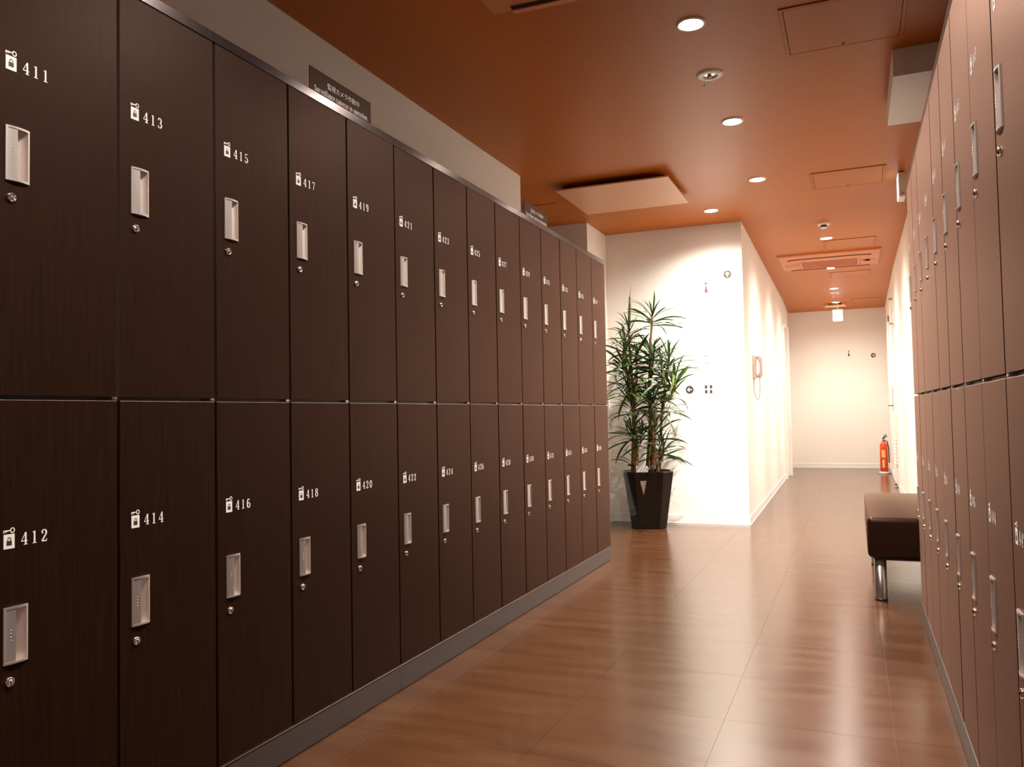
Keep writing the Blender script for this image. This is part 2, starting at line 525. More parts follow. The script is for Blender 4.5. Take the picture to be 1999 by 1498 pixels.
def door_mesh(wd, z0, z1):
    """door slab, front at x=0, with the opening of its pull; y measured from the door cell's left, z from the floor"""
    m = MB()
    y0, y1 = GAPX, wd - GAPX
    hy0, hy1 = 0.035, 0.083
    ht = z1 - 0.4005; hb = z1 - 0.5055
    ys, zs = [y0, hy0, hy1, y1], [z0, hb, ht, z1]
    c = 0.0005
    for i in range(3):
        for j in range(3):
            if i == 1 and j == 1: continue
            ya = ys[i] + (c if i == 0 else 0); yb = ys[i + 1] - (c if i == 2 else 0)
            za = zs[j] + (c if j == 0 else 0); zb = zs[j + 1] - (c if j == 2 else 0)
            m.quad((0, ya, za), (0, yb, za), (0, yb, zb), (0, ya, zb))
    o = [(y0, z0), (y1, z0), (y1, z1), (y0, z1)]
    ic = [(y0 + c, z0 + c), (y1 - c, z0 + c), (y1 - c, z1 - c), (y0 + c, z1 - c)]
    for k in range(4):
        p, q, r, s = o[k], o[(k + 1) % 4], ic[(k + 1) % 4], ic[k]
        m.quad((-c, *p), (-c, *q), (0, *r), (0, *s))
        m.quad((-DT, *p), (-DT, *q), (-c, *q), (-c, *p))
    m.quad((-DT, *o[3]), (-DT, *o[2]), (-DT, *o[1]), (-DT, *o[0]))
    h = [(hy0, hb), (hy1, hb), (hy1, ht), (hy0, ht)]
    for k in range(4):
        p, q = h[k], h[(k + 1) % 4]
        m.quad((0, *p), (0, *q), (-DT + .0005, *q), (-DT + .0005, *p))
    return m.mesh('door', M['wood'])


def handle_mesh():
    """bowed aluminium pull: rim, flat plate with four dots, slanting finger cup; origin at its upper left corner"""
    m = MB()
    W, H = 0.050, 0.1085
    bow = lambda y: 0.0025 + 0.0045 * (1 - (2 * y / W - 1) ** 2)
    N = 10
    ys = [W * k / N for k in range(N + 1)]
    rim = 0.004
    iy0, iy1 = rim, W - rim

    def rimrow(za, zb):
        a = m.verts([(bow(y), y, za) for y in ys]); c = m.verts([(bow(y), y, zb) for y in ys])
        for k in range(N): m.face((a[k], a[k + 1], c[k + 1], c[k]), 0, True)
    rimrow(-H, -H + rim); rimrow(-rim, 0)
    for z in (0, -H):    # end walls down to the door
        a = m.verts([(bow(y), y, z) for y in ys]); c = m.verts([(-.0005, y, z) for y in ys])
        for k in range(N): m.face((a[k], a[k + 1], c[k + 1], c[k]))
    for ya, yb in ((0, iy0), (iy1, W)):
        m.quad((bow(ya), ya, -H + rim), (bow(yb), yb, -H + rim), (bow(yb), yb, -rim), (bow(ya), ya, -rim))
    m.quad((-.0005, 0, 0), (-.0005, 0, -H), (bow(0), 0, -H), (bow(0), 0, 0))
    m.quad((-.0005, W, 0), (-.0005, W, -H), (bow(W), W, -H), (bow(W), W, 0))
    # plate on the left part
    pl = 0.0225; sx = 0.0012
    k0 = [iy0 + (pl - iy0) * k / 4 for k in range(5)]
    a = m.verts([(bow(y) - sx, y, -rim) for y in k0]); c = m.verts([(bow(y) - sx, y, -H + rim) for y in k0])
    for k in range(4): m.face((a[k], a[k + 1], c[k + 1], c[k]), 0, True)
    m.quad((bow(iy0), iy0, -rim), (bow(iy0), iy0, -H + rim), (bow(iy0) - sx, iy0, -H + rim), (bow(iy0) - sx, iy0, -rim))
    # cup
    dp = -0.0175
    m.quad((bow(pl) - sx, pl, -rim), (dp, pl, -rim), (dp, pl, -H + rim), (bow(pl) - sx, pl, -H + rim))
    cup = [(dp, pl), (dp + .0015, pl + .006), (dp + .006, pl + .013), (-.004, iy1 - .004), (bow(iy1), iy1)]
    a = m.verts([(x, y, -rim) for x, y in cup]); c = m.verts([(x, y, -H + rim) for x, y in cup])
    for k in range(len(cup) - 1): m.face((a[k], a[k + 1], c[k + 1], c[k]), 0, True)
    for z in (-rim, -H + rim):
        e = m.verts([(x, y, z) for x, y in cup] + [(bow(iy1 - .006), iy1 - .006, z), (bow(pl + .006), pl + .006, z), (bow(pl), pl, z)])
        m.face(e)
        for ya, yb in zip(k0, k0[1:]):
            m.quad((bow(ya), ya, z), (bow(yb), yb, z), (bow(yb) - sx, yb, z), (bow(ya) - sx, ya, z))
    for k in range(4):   # grip dots
        z = -0.044 - 0.0065 * k; y = 0.0135
        m.lathe([(.0014, bow(y) - sx), (.0009, bow(y) - sx + .0010)], (0, y, z), 'x', 8, 0, True, False, True)
    return m.mesh('handle', M['alu'])


def lock_mesh():
    m = MB()
    m.lathe([(.0092, -.0003), (.0092, .0035), (.0080, .0052), (.0062, .0052), (.0056, .0030), (.0052, .0030), (.0046, .0058), (.0005, .0066)], axis='x', seg=20, cap0=False)
    m.box(.0060, .0072, -.0007, .0007, -.0030, .0030, 1)
    return m.mesh('lock', [M['chrome'], M['black']])


def pict_mesh():
    """key above a padlock on a white field; origin at the upper left of the white field"""
    m = MB(); e = 0.0006
    W, H = 0.0225, 0.0280
    f = lambda y, z, x=e: (x, y, z)
    m.quad(f(0, -H), f(W, -H), f(W, 0), f(0, 0))
    g = lambda y, z: (e + .0004, y, z)
    m.quad(g(.0058, -.0215), g(.0165, -.0215), g(.0165, -.0128), g(.0058, -.0128), 1)
    stroke(m, [(.0082, -.0128), (.0082, -.0095)] + arc(.0112, -.0095, .0030, .0030, 180, 0, 8) + [(.0142, -.0128)], .0016, g, 1)
    k = lambda y, z: (e, y, z)
    stroke(m, arc(.0180, .0070, .0039, .0043, 0, 360, 20), .0021, k)
    stroke(m, [(.0142, .0070), (-.0006, .0070)], .0022, k)
    stroke(m, [(.0004, .0070), (.0004, .0026)], .0020, k)
    stroke(m, [(.0044, .0070), (.0044, .0032)], .0020, k)
    stroke(m, [(.0075, .0070), (.0075, .0046)], .0014, k)
    return m.mesh('pictogram', [M['print'], M['printdark']])


def number_mesh(n):
    m = MB()
    write(m, str(n), 0.0245, lambda a, c: (0.0006, a, c), gap=0.27, squeeze=0.97)
    return m.mesh('number', M['print'])


HANDLE, LOCK, PICT = handle_mesh(), lock_mesh(), pict_mesh()
HINGE = MB(); HINGE.box(-.016, -.004, -.010, .003, -.0028, .0028); HINGE = HINGE.mesh('hinge', M['alu'])
DOORS = {}


def locker_unit(name, label, group, loc, rz, wd, cols, end=False):
    root = empty(name, label, 'locker', loc, rz, group)
    W = wd * len(cols)
    c = MB(); t = 0.018; D = 0.50
    F = -DT - .0015
    for k in range(len(cols) + 1):
        y = min(max(k * wd, t / 2 + .0005), W - t / 2 - .0005)
        c.box(-D, F, y - t / 2, y + t / 2, .0925, RAILT - .03)
    c.box(-D, -D + .01, .0005, W - .0005, .0925, RAILT - .03)
    c.box(-D + .01, F, .0005, W - .0005, .0925, .112)
    c.build('carcass', M['carcass'], root)
    s = MB()
    s.box(-D + .01, F + .006, .0008, W - .0008, ZM - .003, ZM + .0095)
    s.build('shelf', M['shelf'], root)
    r = MB()
    r.poly_prism([(-D, RAILT - .03), (-.0006, RAILT - .0275), (0, RAILT - .0265), (0, RAILT - .0012), (-.0012, RAILT), (-D, RAILT)], .0006, W - .0006, 'y')
    r.build('top_rail', M['rail'], root)
    p = MB()
    p.box(-D, -.002, .0006, W - .0006, 0.004, .0885)
    p.build('plinth', M['plinth'], root)
    l = MB(); l.box(-.012, .0006, .0004, W - .0004, .0885, .0910)
    l.build('plinth_lip', M['lip'], root)
    sh = MB(); sh.box(-D, -.006, .002, W - .002, 0, .004)
    sh.build('foot', M['black'], root)  # black strip painting the shaded gap line between plinth and floor
    for k, n in enumerate(cols):
        for up in (1, 0):
            z0, z1 = (ZM + .0090, ZT) if up else (ZB + .0015, ZM)
            key = (wd, up)
            if key not in DOORS: DOORS[key] = door_mesh(wd, z0, z1)
            num = n if up else n + 1
            d = link('door', DOORS[key], root, (random.uniform(-.0006, .0004), k * wd + random.uniform(-.0004, .0004), 0))
            d['label'] = 'locker door numbered %d' % num
            link('handle', HANDLE, d, (0, .034, z1 - .3985))
            link('lock', LOCK, d, (0, .0465, z1 - .5400))
            link('pictogram', PICT, d, (0, .0345, z1 - .2590))
            link('number', number_mesh(num), d, (0, .0700, z1 - .2835))
            if up:
                link('hinge', HINGE, d, (0, wd - .004, ZM + .0062))
    return root


LW, LY0 = 0.300, 1.337
for name_i, first in enumerate((409, 415, 421, 427, 433)):
    lab = ['first dark brown locker unit of the left row, holding the door marked 411',
           'left row locker unit carrying the nearer camera notice on its top',
           'left row locker unit between the two camera notices, with a bare top',
           'left row locker unit carrying the farther camera notice on its top',
           'last locker unit of the left row, beside the potted plant'][name_i]
    locker_unit('locker_unit', lab, 'lockers along the left wall', (-1.5095, LY0 - 2 * LW + name_i * 3 * LW, 0), 0, LW, [first, first + 2, first + 4])
RW, RY0 = 0.3038, 1.6814
for cols, end, lab in (((443, 441, 439), 1, 'first brown locker unit of the right row, cut off by the picture edge'),
                       ((449, 447, 445), 4, 'second brown locker unit of the right row, with door 446 at its near end'),
                       ((455, 453, 451), 7, 'third brown locker unit of the right row, touching the narrow end unit'),
                       ((457,), 8, 'narrow single-column brown locker unit at the end of the right row, beside the bench')):
    locker_unit('locker_unit', lab, 'lockers along the right wall', (0.250, RY0 + end * RW, 0), PI, RW, list(cols))


# ------------------------------------------------------------------ notices standing on the left lockers
def japanese(text, size, fn):
    """glyph outlines of the built-in font, as a mesh laid out by fn(x, y)"""
    cu = bpy.data.curves.new('lettering', 'FONT')
    cu.body = text; cu.size = size; cu.resolution_u = 3
    o = bpy.data.objects.new('lettering', cu); C.objects.link(o)
    bpy.context.view_layer.update()
    me = bpy.data.meshes.new_from_object(o.evaluated_get(bpy.context.evaluated_depsgraph_get()))
    bpy.data.objects.remove(o); bpy.data.curves.remove(cu)
    xs = [v.co.x for v in me.vertices]
    x0 = min(xs)
    wdt = max(xs) - x0
    for v in me.vertices: v.co = fn(v.co.x - x0, v.co.y)
    return me, wdt


def notice(y0, lab):
    L, H = 0.347, 0.0865
    root = empty('camera_notice', lab, 'sign', (-1.5290, y0, RAILT), 0, 'surveillance camera notices on the lockers')
    p = MB(); p.box(-.003, 0, 0, L, 0, H); p.build('plate', M['sign'], root)
    me, wdt = japanese('監視カメラ作動中', 0.0215, lambda x, y: (0.0006, x * 1.0, y))
    me.materials.clear(); me.materials.append(M['print'])
    k = 0.182 / wdt
    for v in me.vertices: v.co.y = v.co.y * k + 0.092; v.co.z = v.co.z * 1.0 + 0.0455
    link('japanese_text', me, root)
    t = MB(); s = 'Surveillance cameras in operation.'
    wd = write(MB(), s, 0.0185, lambda a, c: (0, a, c), gap=0.03)
    write(t, s, 0.0185, lambda a, c: (0.0006, a * (0.306 / wd) + 0.0225, c + 0.0155), gap=0.03)
    t.build('english_text', M['print'], root)


notice(2.071, 'dark surveillance camera notice, the larger and nearer one, standing on the left lockers')
notice(3.860, 'small far surveillance camera notice standing on the lockers in front of the alcove')


# ------------------------------------------------------------------ ceiling fittings
RING = MB(); RING.lathe([(.046, 0), (.046, -.004), (.053, -.007), (.060, -.004), (.061, 0)], seg=32, cap0=False, cap1=False)
RING = RING.mesh('trim_ring', M['whitepaint'])
LENS = MB(); LENS.lathe([(.0005, -.010), (.025, -.0085), (.040, -.005), (.046, -.001)], seg=32, cap0=False, cap1=False)
LENS = LENS.mesh('lamp', M['lamp'])
LL = ['round recessed downlight nearest the camera, beside the first ceiling hatch',
      'round recessed downlight beyond the emergency lamp, second along the lockers',
      'round recessed downlight beside the framed ceiling hatch and hanging panel',
      'round recessed downlight close above the white wall with pictograms',
      'round recessed downlight just beyond the smoke detector',
      'round recessed downlight beside the two-way air conditioner cassette',
      'round recessed downlight in the corridor, second from the far wall',
      'round recessed downlight in the corridor, last one before the exit sign']
LL += ['round recessed downlight of the same row just above the picture edge', 'round recessed downlight of the same row over the camera']
for (x, y, _a, _b), lab in zip(LAMPS + LAMPS_BEHIND, LL):
    d = empty('downlight', lab, 'ceiling light', (x, y, CEIL), 0, 'recessed downlights in the ceiling')
    link('trim_ring', RING, d); link('lamp', LENS, d)


def emergency(x, y, lab):
    d = empty('emergency_lamp', lab, 'ceiling light', (x, y, CEIL), 0, 'emergency lamps with pull cords')
    r = MB(); r.lathe([(.030, -.001), (.031, -.008), (.055, -.007), (.062, -.003), (.063, 0)], seg=36, cap0=False, cap1=False)
    r.build('trim_ring', M['whitepaint'], d)
    r = MB(); r.lathe([(.0305, -.002), (.012, -.0006)], seg=24, cap0=False, cap1=True); r.build('reflector', M['chrome'], d)
    r = MB(); r.lathe([(.002, -.016), (.009, -.013), (.011, -.007), (.009, -.0008)], seg=14, cap1=False); r.build('bulb', M['bronze'], d)
    r = MB(); r.tube([(-.018, -.046, -.007), (-.018, -.046, -.055)], .0008, 6)
    r.lathe([(.001, -.054), (.004, -.058), (.004, -.070), (.001, -.073)], (-.018, -.046, 0), seg=10)
    r.build('pull_cord', M['whitepaint'], d)


emergency(-0.589, 3.928, 'white ringed emergency lamp with pull cord between the two nearest downlights')
emergency(-0.204, 12.19, 'small white emergency lamp with pull cord in front of the exit sign')

d = empty('smoke_detector', 'white domed smoke detector on the orange ceiling by the corridor entrance', 'smoke detector', (-0.196, 7.54, CEIL))
r = MB(); r.lathe([(.054, 0), (.054, -.010), (.048, -.018)], seg=28, cap0=False); r.build('base', M['whitepaint'], d)
r = MB(); r.lathe([(.026, -.018), (.026, -.034)], seg=20, cap0=False, cap1=False); r.build('sensor_slots', M['black'], d)
r = MB(); r.lathe([(.030, -.034), (.030, -.040), (.018, -.045), (.001, -.046)], seg=20); r.build('cap', M['whitepaint'], d)


def hatch(x0, x1, y0, y1, lab):
    d = empty('ceiling_hatch', lab, 'hatch', ((x0 + x1) / 2, (y0 + y1) / 2, CEIL), 0, 'access hatches in the ceiling')
    hx, hy = (x1 - x0) / 2, (y1 - y0) / 2
    g = MB(); g.box(-hx - .002, hx + .002, -hy - .002, hy + .002, -.0010, 0); g.build('gap', M['ceilgap'], d)  # dark backing plate paints the shadow lines around the hatch panel
    f = MB(); fw = .014; o = .0; z0, z1 = -.0045, -.0010
    f.box(-hx, hx, -hy, -hy + fw, z0, z1); f.box(-hx, hx, hy - fw, hy, z0, z1)
    f.box(-hx, -hx + fw, -hy + fw, hy - fw, z0, z1); f.box(hx - fw, hx, -hy + fw, hy - fw, z0, z1)
    f.build('frame', M['ceil'], d)
    k = fw + .0032
    p = MB(); p.box(-hx + k, hx - k, -hy + k, hy - k, -.0040, -.0010); p.build('panel', M['ceil'], d)
    q = MB(); q.lathe([(.006, -.0040), (.006, -.0062), (.003, -.0068)], (0, hy - k - .02, 0), seg=12, cap0=False); q.build('latch', M['ceilgap'], d)


hatch(-.232, .245, 3.40, 3.868, 'framed orange ceiling hatch beside the nearest downlight')
hatch(-.230, .245, 5.90, 6.345, 'framed orange ceiling hatch next to the wall exit light')
hatch(-.225, .242, 8.34, 8.81, 'framed orange ceiling hatch just before the air conditioner cassette')
hatch(-.228, .232, 10.34, 10.79, 'framed orange ceiling hatch just beyond the air conditioner cassette')
hatch(.012, .428, 13.01, 13.42, 'framed orange ceiling hatch near the far end of the corridor')
hatch(-2.50, -2.052, 5.83, 6.26, 'framed orange ceiling hatch in the alcove beside the pillar')


def cassette(x0, x1, y0, y1, lab):
    d = empty('air_conditioner', lab, 'air conditioner', ((x0 + x1) / 2, (y0 + y1) / 2, CEIL), 0, 'ceiling cassette air conditioners')
    hx, hy = (x1 - x0) / 2, (y1 - y0) / 2
    p = MB()
    b0 = [(-hx, -hy), (hx, -hy), (hx, hy), (-hx, hy)]; b1 = [(-hx + .012, -hy + .012), (hx - .012, -hy + .012), (hx - .012, hy - .012), (-hx + .012, hy - .012)]
    A = p.verts([(*q, 0) for q in b0]); B = p.verts([(*q, -.014) for q in b0]); D = p.verts([(*q, -.022) for q in b1])
    for U, V in ((A, B), (B, D)):
        for k in range(4): p.face((U[k], U[(k + 1) % 4], V[(k + 1) % 4], V[k]))
    p.face(D)
    p.build('panel', M['acpanel'], d)
    g = MB(); g.box(-hx * .56, hx * .56, -.05, hy * .82, -.0235, -.0215); g.build('intake_grille', M['grille'], d)
    for sy in (-1, 1):      # the two long curved outlets
        for s, sl in (('outlet_slot', 0), ('flap', 1)):
            m = MB()
            y = sy * hy * (.60 if sy < 0 else .93)
            pts = [(-hx * .82 + t * hx * 1.64, y - sy * 0) for t in [k / 16 for k in range(17)]]
            cv = [(px, y + (-sy) * .10 * max(0, abs(px) / hx - .55) ** 1.5 * (2.2 if sy < 0 else .3)) for px, _ in pts]
            if sl:
                L = m.verts([(a, c + .013, -.030) for a, c in cv]); R = m.verts([(a, c + .050, -.026) for a, c in cv])
                L2 = m.verts([(a, c + .013, -.024) for a, c in cv]); R2 = m.verts([(a, c + .050, -.022) for a, c in cv])
                for k in range(16):
                    m.face((L[k], L[k + 1], R[k + 1], R[k])); m.face((L[k], L[k + 1], L2[k + 1], L2[k])); m.face((R[k], R[k + 1], R2[k + 1], R2[k]))
                m.build(s, M['acpanel'], d)
            else:
                L = m.verts([(a, c - .010, -.0228) for a, c in cv]); R = m.verts([(a, c + .013, -.0228) for a, c in cv])
                for k in range(16): m.face((L[k], L[k + 1], R[k + 1], R[k]))
                m.build(s, M['dark'], d)
    for sx in (-1, 1):      # round ends
        e = MB(); e.lathe([(.075, -.0235), (.070, -.027), (.062, -.0235)], (sx * hx * .78, hy * .22, 0), seg=24, cap0=False, cap1=False)
        e.build('end_ring', M['acpanellight'], d)
        e = MB()
        if sx > 0: e.poly_prism([(hx * .78 + x_, hy * .22 + y_) for x_, y_ in arc(0, 0, .062, .062, 80, 280, 12) + arc(-.002, 0, .030, .062, 280, 80, 12)[1:-1]], -.0238, -.0226)
        else: e.lathe([(.058, -.0238), (.052, -.0238)], (-hx * .78, hy * .22, 0), seg=24, cap0=False, cap1=False)
        e.build('end_opening', M['dark'], d)
        e = MB(); e.box(sx * hx * .62 - .003, sx * hx * .62 + .003, -.05, hy * .8, -.0232, -.0215); e.build('seam', M['grille'], d)


cassette(-.705, .300, 8.94, 9.86, 'wide orange air conditioner cassette with intake grille over the corridor')
cassette(-1.275, -.275, 2.00, 2.925, 'ceiling air conditioner cassette cut off by the top of the picture')


def hung_panel(x0, x1, y0, y1, drop, ox0, ox1, oy0, oy1, lab):
    d = empty('hanging_panel', lab, 'air conditioner', (x0, y0, CEIL), 0, 'flat panels hung below air outlets')
    p = MB()
    p.poly_prism([(0, 0), (x1 - x0, 0), (x1 - x0, y1 - y0), (0, y1 - y0)], -drop, -drop + .010)
    p.build('panel', M['acpanellight'], d)
    o = MB(); o.box(ox0 - x0, ox1 - x0, oy0 - y0, oy1 - y0, -.006, 0); o.build('opening', M['dark'], d)  # flat near-black sheet painting the shade of the open cavity
    for X in (ox0 - x0 + .02, ox1 - x0 - .02):
        for Y in (oy0 - y0 + .02, oy1 - y0 - .02):
            r = MB(); r.box(X - .012, X + .012, Y - .012, Y + .012, -drop + .010, -.006); r.build('hanger', M['acpanellight'], d)


hung_panel(-1.885, -1.095, 5.355, 6.105, .050, -1.865, -1.145, 5.46, 6.07, 'large flat pale orange panel hung below the ceiling by the alcove')
hung_panel(-.385, -.070, 13.40, 13.49, .050, -.365, -.09, 13.405, 13.485, 'small flat panel hung below the far corridor ceiling above the exit sign')


# ------------------------------------------------------------------ illuminated exit signs
def running_man(m, fn, k):
    """green field with a pale figure in a doorway, as flat pieces"""
    m.quad(fn(.06 * k, .30 * k), fn(.94 * k, .30 * k), fn(.94 * k, .94 * k), fn(.06 * k, .94 * k), 1)


d = empty('exit_light', 'lit square exit light hung near the end of the right lockers', 'exit sign', (0.325, 6.100, CEIL))
m = MB(); m.box(0, .040, 0, .172, -.176, -.012); m.build('housing', M['whitepaint'], d)
m = MB(); m.box(-.003, 0, .004, .168, -.172, -.016); m.build('lit_face', M['exit'], d)
m = MB(); m.box(.010, .030, .02, .15, -.012, 0); m.build('mount', M['black'], d)  # coloured black to draw the shadow line between sign and ceiling
for k in range(3):
    m = MB(); m.box(.014 + .007 * k, .018 + .007 * k, -.0012, 0, -.166, -.146); m.build('vent', M['grey'], d)

d = empty('exit_light', 'lit square exit sign hung from the ceiling before the far wall', 'exit sign', (-.187, 12.97, CEIL))
m = MB(); m.box(-.071, .071, 0, .035, -.320, -.147); m.build('housing', M['whitepaint'], d)
m = MB(); m.box(-.068, .068, -.003, 0, -.317, -.150); m.build('lit_face', M['exit'], d)
m = MB(); m.tube([(0, .017, -.147), (0, .017, 0)], .006, 10); m.build('stem', M['whitepaint'], d)
m = MB()   # arrow and running figure in pale green
f = lambda a, c: (a, -.0034, -.233 + c)
stroke(m, [(.038, .0), (.002, .0)], .007, f); stroke(m, [(.020, .016), (.001, .0), (.020, -.016)], .007, f)
stroke(m, [(-.022, .018), (-.030, -.004), (-.018, -.018), (-.026, -.034)], .010, f); stroke(m, [(-.030, -.004), (-.042, -.026)], .009, f)
stroke(m, [(-.040, .004), (-.022, .014), (-.010, .0)], .006, f); stroke(m, arc(-.018, .030, .004, .004, 0, 360, 10), .008, f)
m.build('pictogram', M['exitgreen'], d)


# ------------------------------------------------------------------ pictograms on the white walls
def arrow_disc(x, y, z, r, ang, lab):
    d = empty('arrow_sign', lab, 'sign', (x, y, z), 0, 'round arrow signs on the walls')
    m = MB(); m.lathe([(r, 0), (r, -.0015)], axis='y', seg=32, smooth=False); m.build('disc', M['mark'], d)
    m = MB()
    ca, sa = math.cos(ang), math.sin(ang)
    g = lambda a, c: (r * (a * ca - c * sa), -.0021, r * (a * sa + c * ca))
    stroke(m, [(-.58, 0), (.50, 0)], .26, g); stroke(m, [(.04, .48), (.54, 0), (.04, -.48)], .24, g)
    m.build('arrow', M['whitepaint'], d)


YB = 7.12
arrow_disc(-.966, YB, 1.163 + CAMZ, .034, PI / 2, 'round grey sign with an upward arrow, high on the white wall')
arrow_disc(-1.313, YB, .186 + CAMZ, .034, PI, 'round grey sign with a left arrow beside the plant')
arrow_disc(.303, 14.35, .841 + CAMZ, .036, 0, 'round grey sign with a right arrow on the far wall')


def person_mark(x, y, z, h, m1, m2, lab):
    d = empty('restroom_sign', lab, 'sign', (x, y, z), 0, 'standing figure pictograms')
    m = MB(); m.lathe([(.115 * h, 0), (.115 * h, -.001)], (0, 0, .42 * h), 'y', 18, smooth=False); m.build('head', m1, d)
    m = MB(); m.poly_prism([(-.17 * h, -.5 * h), (.20 * h, -.5 * h), (.03 * h, .22 * h), (-.05 * h, .22 * h)], -.001, 0, 'y'); m.build('body', m2, d)


person_mark(-1.150, YB, 1.062 + CAMZ, .085, M['mark'], M['markpink'], 'grey and rose standing figure pictogram on the bright white wall')
person_mark(-.060, 14.35, .888 + CAMZ, .088, M['mark'], M['mark'], 'dark standing figure pictogram on the far wall')

d = empty('bath_sign', 'very pale curved pictogram with a base line on the bright white wall', 'sign', (-1.152, YB, .855 + CAMZ))
m = MB(); g = lambda a, c: (a, -.0008, c)
stroke(m, [(-.036, -.038), (.014, -.038)], .006, g); stroke(m, arc(.000, .000, .030, .036, 95, -60, 12), .004, g)
m.build('outline', M['markpale'], d)

d = empty('laundry_sign', 'small tan washing machine pictogram on the bright white wall', 'sign', (-1.155, YB, .440 + CAMZ))
m = MB(); stroke(m, [(-.022, .020), (.022, .020), (.022, -.030), (-.022, -.030), (-.022, .020)], .006, g); m.build('cabinet', M['marktan'], d)
m = MB(); stroke(m, [(-.024, .033), (.000, .033)], .010, g); m.build('lid', M['marktan'], d)
m = MB(); stroke(m, arc(0, -.006, .013, .013, 0, 360, 16), .002, g); stroke(m, arc(.002, -.012, .002, .002, 0, 360, 8), .004, g); m.build('drum', M['marktan'], d)

d = empty('locker_sign', 'four small grey squares pictogram beside the left arrow sign', 'sign', (-1.152, YB, .185 + CAMZ))
for sx in (-1, 1):
    for sz in (-1, 1):
        m = MB(); m.box(sx * .021 - .0105, sx * .021 + .0105, -.001, 0, sz * .021 - .0145, sz * .021 + .0145); m.build('square', M['mark'], d)

# ------------------------------------------------------------------ wall phone
d = empty('wall_phone', 'beige wall phone with a looped cord on the corridor corner wall', 'phone', (-.856, 7.80, .969 + .395))
m = link('base', rounded_box_mesh('base', M['phone'], .034, .090, .215, .012), d, (.016, 0, 0))
m = MB(); m.tube([(.050, -.005, .100), (.068, -.005, .075), (.076, -.005, .030), (.076, -.005, -.030), (.068, -.005, -.075), (.050, -.005, -.100)], [.018, .021, .013, .013, .021, .018], 12)
m.build('handset', M['phone'], d)
m = MB(); m.box(.030, .040, -.025, .020, .062, .098); m.box(.030, .040, -.025, .020, -.098, -.062); m.build('cradle', M['phone'], d)
m = MB()
pts = [(.012, -.01, -.105)] + [(.012 + .025 * (1 - math.cos(PI * t)) , -.012 + .004 * math.sin(9 * t), -.105 - .20 * math.sin(PI * t) ** .6) for t in [k / 24 for k in range(1, 24)]] + [(.060, -.005, -.104)]
m.tube(pts, .0042, 8); m.build('cord', M['phonecord'], d)

# ------------------------------------------------------------------ wall outlet behind the plant
d = empty('wall_outlet', 'white wall outlet low on the wall behind the planter', 'outlet', (-1.900, YB, .262))
m = MB(); m.box(-.035, .035, -.007, 0, -.058, .058); m.build('plate', M['whitepaint'], d)
m = MB(); m.box(-.018, .018, -.0085, -.007, -.034, .034); m.build('socket', M['base'], d)

# ------------------------------------------------------------------ doors
door = struct(one_box('door_1', M['whitepaint'], .4535, .47, 10.60, 11.60, .008, 2.13))
for nm, a in (('door_frame', (.449, .47, 10.52, 10.60, 0, 2.20)), ('door_frame', (.452, .475, 11.60, 11.68, 0, 2.20)), ('door_frame', (.450, .47, 10.60, 11.60, 2.135, 2.20))):
    one_box(nm, M['base'], *a, parent=door)
m = MB(); m.box(.449, .4535, 11.42, 11.465, .925, 1.215); m.build('handle_plate', M['bronze'], door)
m = MB(); m.tube([(.449, 11.44, .99), (.405, 11.44, .99), (.397, 11.43, .99), (.395, 11.33, .99)], .008, 10); m.build('lever', M['bronze'], door)
for k in range(8):
    m = MB(); z = .285 + .042 * k
    m.poly_prism([(.4535, z), (.438, z - .006), (.438, z - .001), (.4535, z + .026)], 10.86, 11.34, 'y'); m.build('slat', M['marktan'] if False else M['base'], door)

door2 = struct(one_box('door_2', M['whitepaint'], -.922, -.908, 12.06, 12.58, .005, 2.13))
for a in ((-.93, -.862, 12.58, 12.66, 0, 2.16), (-.93, -.885, 11.98, 12.06, 0, 2.16), (-.93, -.870, 12.06, 12.58, 2.13, 2.16)):
    one_box('door_frame', M['base'], *a, parent=door2)

d = empty('wall_bracket', 'slim upright beige bracket with two end mounts high on the right wall', 'bracket', (.458, 10.50, 1.935))
m = MB(); m.box(-.012, -.0, -.008, .030, 0, .315); m.build('back_bar', M['base'], d)
for z in (0.0, .290):
    m = MB(); m.box(-.052, -.012, -.006, .028, z, z + .022); m.build('mount', M['bronze'], d)
m = MB(); m.tube([(-.044, .010, .022), (-.044, .010, .290)], .005, 8); m.build('rod', M['base'], d)

d = empty('wall_switch', 'tiny square beige wall fitting high beyond the upright bracket', 'fixture', (.478, 12.35, 2.19))
m = MB(); m.box(-.022, .0, -.04, .04, -.04, .04); m.build('cover', M['marktan'], d)  # small plain cover box, purpose not known

d = empty('door_stop', 'small floor door stop at the foot of the right wall', 'door stop', (.432, 10.95, 0))
m = MB(); m.lathe([(.020, 0), (.020, .006), (.010, .012), (.010, .040), (.014, .044), (.010, .050)], seg=16); m.build('post', M['bronze'], d)
m = MB(); m.lathe([(.0145, .026), (.0145, .038)], seg=16); m.build('rubber_ring', M['black'], d)

# ------------------------------------------------------------------ fire extinguisher on its floor stand
d = empty('fire_extinguisher', 'red fire extinguisher with black hose standing by the far right wall', 'extinguisher', (.372, 13.14, .0185))
m = MB(); m.lathe([(.050, 0), (.054, .006), (.054, .385), (.048, .415), (.030, .440), (.020, .450)], seg=28); m.build('cylinder', M['red'], d)
m = MB(); m.lathe([(.018, .445), (.018, .480), (.012, .490)], seg=16); m.build('valve', M['grey'], d)
m = MB(); m.tube([(-.012, 0, .485), (.010, 0, .505), (.050, -.01, .530)], .008, 8); m.build('carry_handle', M['black'], d)
m = MB(); m.tube([(-.012, 0, .49), (.018, 0, .535), (.040, -.01, .555)], .007, 8); m.build('squeeze_lever', M['black'], d)
m = MB(); m.tube([(.015, 0, .47), (.050, -.02, .45), (.066, -.02, .36), (.066, -.015, .14)], .008, 8); m.build('hose', M['black'], d)
m = MB()
